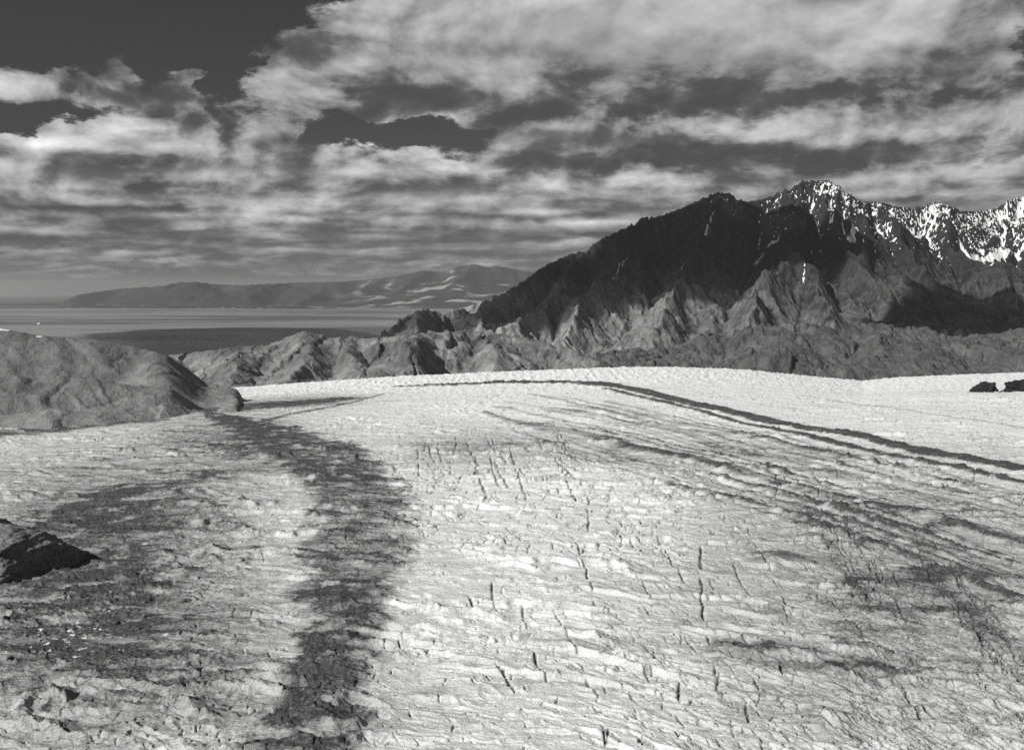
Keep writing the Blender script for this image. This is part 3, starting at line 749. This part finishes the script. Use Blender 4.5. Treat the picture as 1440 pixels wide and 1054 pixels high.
# ================================================================== CLOUDS THAT SHADE THE MOUNTAIN AND THE LAKE
def cloud_material():
    m, n, out = new_mat('cloud_vapour')
    e = n.attr('edge'); p = objco(n)
    a = n.noise(p, .0016, 6, .6); b = n.noise(p, .006, 4, .6)
    op = n.ss(.12, .55, e + (a - .5) * 1.1 + (b - .5) * .5) * .84
    d = n.node('ShaderNodeBsdfDiffuse'); d.inputs[0].default_value = (.8, .8, .8, 1)
    tr = n.node('ShaderNodeBsdfTransparent'); mx = n.node('ShaderNodeMixShader')
    n.put(mx.inputs[0], op); n.t.links.new(tr.outputs[0], mx.inputs[1]); n.t.links.new(d.outputs[0], mx.inputs[2])
    n.t.links.new(mx.outputs[0], out.inputs['Surface'])
    return m
MAT_CLOUD = cloud_material()
def cloud(pix, alt, thick, soft, label):
    pts = []
    for p in pix:
        T = hit(*p[:2], MX, MY, MZ); T = T + np.array([T[0] / T[1], 1, 0]) * (p[2] if len(p) > 2 else 0); s = (alt - T[2]) / SUN[2]; pts.append((T + SUN * s)[:2])
    pts = np.array(pts); lo, hi = pts.min(0) - soft, pts.max(0) + soft
    step = max(30., (hi - lo).max() / 110)
    X, Y = np.meshgrid(np.arange(lo[0], hi[0], step), np.arange(lo[1], hi[1], step))
    ins = np.zeros(X.shape, bool); D = np.full(X.shape, 1e9)
    for a, b in zip(pts, np.roll(pts, -1, 0)):
        with np.errstate(divide='ignore', invalid='ignore'):
            c = ((a[1] > Y) != (b[1] > Y)) & (X < (b[0] - a[0]) * (Y - a[1]) / (b[1] - a[1]) + a[0])
        ins ^= c
        d = b - a; t = np.clip(((X - a[0]) * d[0] + (Y - a[1]) * d[1]) / (d @ d), 0, 1)
        D = np.minimum(D, np.hypot(X - a[0] - t * d[0], Y - a[1] - t * d[1]))
    sd = np.where(ins, D, -D)
    e = np.clip(.5 + sd / soft, 0, 1.3)
    lump = fbm(X / 600, Y / 600, 4, 301)
    th = thick * np.sqrt(np.clip(e, 0, 1)) * (1 + .6 * lump)
    n, m = X.shape; i = np.arange(n * m).reshape(n, m)
    q = np.stack([i[:-1, :-1], i[:-1, 1:], i[1:, 1:], i[1:, :-1]], -1).reshape(-1, 4)
    top = np.stack([X, Y, alt + th], -1).reshape(-1, 3); bot = np.stack([X, Y, alt - .25 * th - 2], -1).reshape(-1, 3)
    co = np.concatenate([top, bot]); Q = np.concatenate([q, q[:, ::-1] + n * m]).astype(np.int32)
    o = raw_mesh('cloud', co.astype(f32), Q, {'edge': np.concatenate([e.ravel(), e.ravel()])}, MAT_CLOUD, label, kind='stuff')
    return o
cloud([(640,436,250),(700,425,350),(760,385,450),(830,350,600),(900,318,600),(985,290,600),(1040,292,300),(1100,300),(1160,318),(1195,335),(1190,370),(1160,380),(1090,370),(1030,385),(950,398),(860,405),(800,435),(740,455),(660,458),(600,452)],
      3600, 420, 260, 'broad grey cloud above the mountain, over its dark western face')
cloud([(1290,392),(1330,402),(1440,425),(1560,430),(1560,490),(1440,478),(1330,478),(1230,470),(1180,455),(1230,445),(1290,430)],
      3600, 350, 200, 'grey cloud above the shaded valley at the mountain foot')
cloud([(130,470),(220,463),(330,461),(450,463),(570,466),(570,480),(500,500),(300,510),(180,488)], 3600, 350, 420, 'grey cloud above the dark near water of the lake')
print('clouds', time.time() - T0)

# ================================================================== AIR
def haze():
    m, n, out = new_mat('haze_air')
    v = n.node('ShaderNodeVolumePrincipled'); v.inputs['Density'].default_value = 1.0e-5; v.inputs['Color'].default_value = (.86, .86, .86, 1)
    v.inputs['Anisotropy'].default_value = .2
    n.t.links.new(v.outputs[0], out.inputs['Volume'])
    e = BIG + 500; z0, z1 = -46., 1900.
    me = bpy.data.meshes.new('haze')
    me.from_pydata([(x, y, z) for z in (z0, z1) for x, y in ((-e, -e), (e, -e), (e, e), (-e, e))], [],
                   [(3, 2, 1, 0), (4, 5, 6, 7), (0, 1, 5, 4), (1, 2, 6, 5), (2, 3, 7, 6), (3, 0, 4, 7)])
    me.materials.append(m); o = bpy.data.objects.new('haze', me); C.objects.link(o); o['kind'] = 'stuff'; o['label'] = 'thin pale haze over the lake and the far hills'
haze()

# ================================================================== SKY
def sky():
    w = bpy.data.worlds.new('World'); bpy.context.scene.world = w; w.use_nodes = True; w.cycles.sampling_method = 'NONE'
    nt = w.node_tree; nt.nodes.clear(); n = NT(nt)
    out = nt.nodes.new('ShaderNodeOutputWorld'); bg = nt.nodes.new('ShaderNodeBackground'); nt.links.new(bg.outputs[0], out.inputs[0])
    st = n.node('ShaderNodeTexSky', sky_type='NISHITA', sun_disc=False)
    st.sun_elevation = SUN_EL; st.sun_rotation = SUN_AZ % (2 * math.pi)
    sc = n.node('ShaderNodeSeparateColor'); nt.links.new(st.outputs[0], sc.inputs[0])
    clear = E(n, sc.outputs[0]) * .8 + E(n, sc.outputs[1]) * .2          # red-filtered black and white
    d = E(n, n.node('ShaderNodeTexCoord').outputs['Generated'])
    sx = n.node('ShaderNodeSeparateXYZ'); nt.links.new(d.s, sx.inputs[0])
    dx, dy, dz = (E(n, sx.outputs[i]) for i in range(3))
    az = n.m('ARCTAN2', dx, dy); el = n.m('ARCSINE', dz)
    def ae(px, py):
        a, b, c = (float(v) for v in pix_dir(px, py)); L = math.sqrt(a * a + b * b + c * c)
        return math.atan2(a, b), math.asin(c / L)
    wob = n.noise(n.v('MULTIPLY', d, (1., 1., 2.2)), 13., 6, .62)
    wob2 = n.noise(n.v('MULTIPLY', d, (1., 1., 2.2)), 14.7, 6, .62)
    azw = az + (wob - .5) * .16; elw = el + (wob2 - .5) * .07
    def blobs(L, base):
        s = base
        for px, py, rx, ry, amp in L:
            a, e = ae(px, py)
            q = ((azw - a) / (rx / F)).pow(2.) + ((elw - e) / (ry / F)).pow(2.)
            s = n.m('EXPONENT', q * -1.) * amp + s
        return s
    cov = blobs([(180,-10,330,85,-1.0),(420,35,110,70,-.35),(600,185,150,30,-.8),(790,212,80,26,-.4),(1450,50,55,90,-.9),(60,165,220,12,-.35),(330,205,70,12,-.3),(200,100,26,60,-.35),(310,140,24,40,-.4),
                 (1050,30,440,105,2.2),(620,70,190,50,.75),(800,120,240,40,.5),(480,110,110,50,.45),(400,90,40,50,.3),(540,150,80,16,.4),(240,165,95,24,.75),(100,120,110,34,.45),(405,190,36,14,.75),(275,118,18,8,.9),
                 (150,205,220,22,.55),(560,228,180,18,.6),(300,260,430,46,.28),(1000,192,270,26,.85),(1330,150,130,28,.5),(1300,245,200,24,.7),(900,262,150,22,.6),(1130,224,320,7,-.3),
                 (100,398,900,14,-.30),(250,345,520,10,.12),(700,330,300,20,.12)], .0)
    bri = blobs([(1030,30,420,75,.10),(900,0,560,50,.08),(560,60,140,50,.10),(760,142,260,24,-.12),(1150,138,260,18,-.10),(1000,226,300,12,-.10),(1000,180,240,16,.14),(380,352,480,16,-.07),(300,300,500,9,-.07),(340,276,460,9,.09),(420,318,420,8,.08),(1000,290,220,8,.08),
                 (350,378,800,7,.20),(150,190,240,16,.10),(560,218,190,10,.12),(640,300,150,10,.06),(1300,235,180,14,.08),(880,250,90,10,.10),(1300,278,160,14,-.08)], 0.)
    jit = n.node('ShaderNodeTexWhiteNoise', noise_dimensions='3D'); nt.links.new(n.v('SCALE', d, 911.7).s, jit.inputs['Vector'])
    j = E(n, jit.outputs['Value'])
    puff = n.ss(.03, .13, dz)
    npl = 2.6 - puff * 1.35
    calm = (1 - blobs([(1050,40,420,100,.62),(700,40,200,70,.2)], 0.)).max(.3)
    ncoef = 1.45 - n.ss(.10, .20, dz) * .75
    dzc = dz.max(.013)
    dd = n.v('MULTIPLY', d, (1., 1., 1.75))                        # billows
    b1 = n.noise(dd, 9., 8, .55, .25); b2 = n.noise(n.v('ADD', dd, (-.008, .0, .020)), 9., 6, .50, .25)
    bil = (b1 - .5) * (puff * 1.25 + .4); lit = (b1 - b2) * (puff * .75 + .5) * calm
    N = 8; h0, h1 = 1.0, 1.42
    T = None; col = None
    for i in range(N):
        hf = (j + float(i)) * (1 / N)
        P = n.v('SCALE', d, (hf * (h1 - h0) + h0) / dzc)
        Pn = n.v('MULTIPLY', P, (.62, .8, 1.9))
        n1 = n.noise(Pn, .62, 5, .58)
        n2 = n.noise(n.v('ADD', Pn, (-.20, -.10, .22)), .62, 3, .55)
        den = (n1 - .5) * npl + cov * 1.25 + bil - hf.pow(1.5) * .62
        al = n.ss(-.09, .36, den) * .75
        b = (hf.pow(1.3) * .62 + .062 + (n1 - n2) * ncoef * calm + bri + lit * 1.2) * 1.85
        b = b.max(.06)
        if T is None: col = al * b; T = 1 - al
        else: col = col + T * al * b; T = T * (1 - al)
    STR = .1
    sky_ = clear * T * SKYK + col * (1 / STR)
    hz = n.ss(.055, -.005, dz)
    sky_ = n.mix(sky_, .085 / STR, hz * .75)
    sky_ = n.mix(.02 / STR, sky_, n.ss(-.02, 0., dz))
    cc = n.node('ShaderNodeCombineColor')
    for i in range(3): n.put(cc.inputs[i], sky_)
    nt.links.new(cc.outputs[0], bg.inputs[0]); bg.inputs[1].default_value = STR
SKYK = .17
sky()
sl = bpy.data.lights.new('sun', 'SUN'); sl.energy = 4.7; sl.angle = math.radians(.5); sl.color = (1, .995, .985)
so = bpy.data.objects.new('sun', sl); C.objects.link(so)
from mathutils import Vector
so.rotation_euler = Vector(SUN).to_track_quat('Z', 'Y').to_euler()

cam = bpy.data.cameras.new('camera'); cam.sensor_width = 36; cam.lens = 35; cam.clip_start = 1; cam.clip_end = 600000
co_ = bpy.data.objects.new('camera', cam); C.objects.link(co_)
co_.location = (0, 0, CAMZ); co_.rotation_euler = (math.pi / 2 - PITCH, 0, 0)
S = bpy.context.scene; S.camera = co_
S.view_settings.view_transform = 'Standard'; S.view_settings.look = 'None'; S.view_settings.exposure = .12; S.view_settings.gamma = 1
S.cycles.use_denoising = False; S.cycles.denoiser = 'OPENIMAGEDENOISE'; S.cycles.max_bounces = 5; S.cycles.diffuse_bounces = 3; S.cycles.volume_bounces = 0
S.cycles.transparent_max_bounces = 16
print('done', time.time() - T0)
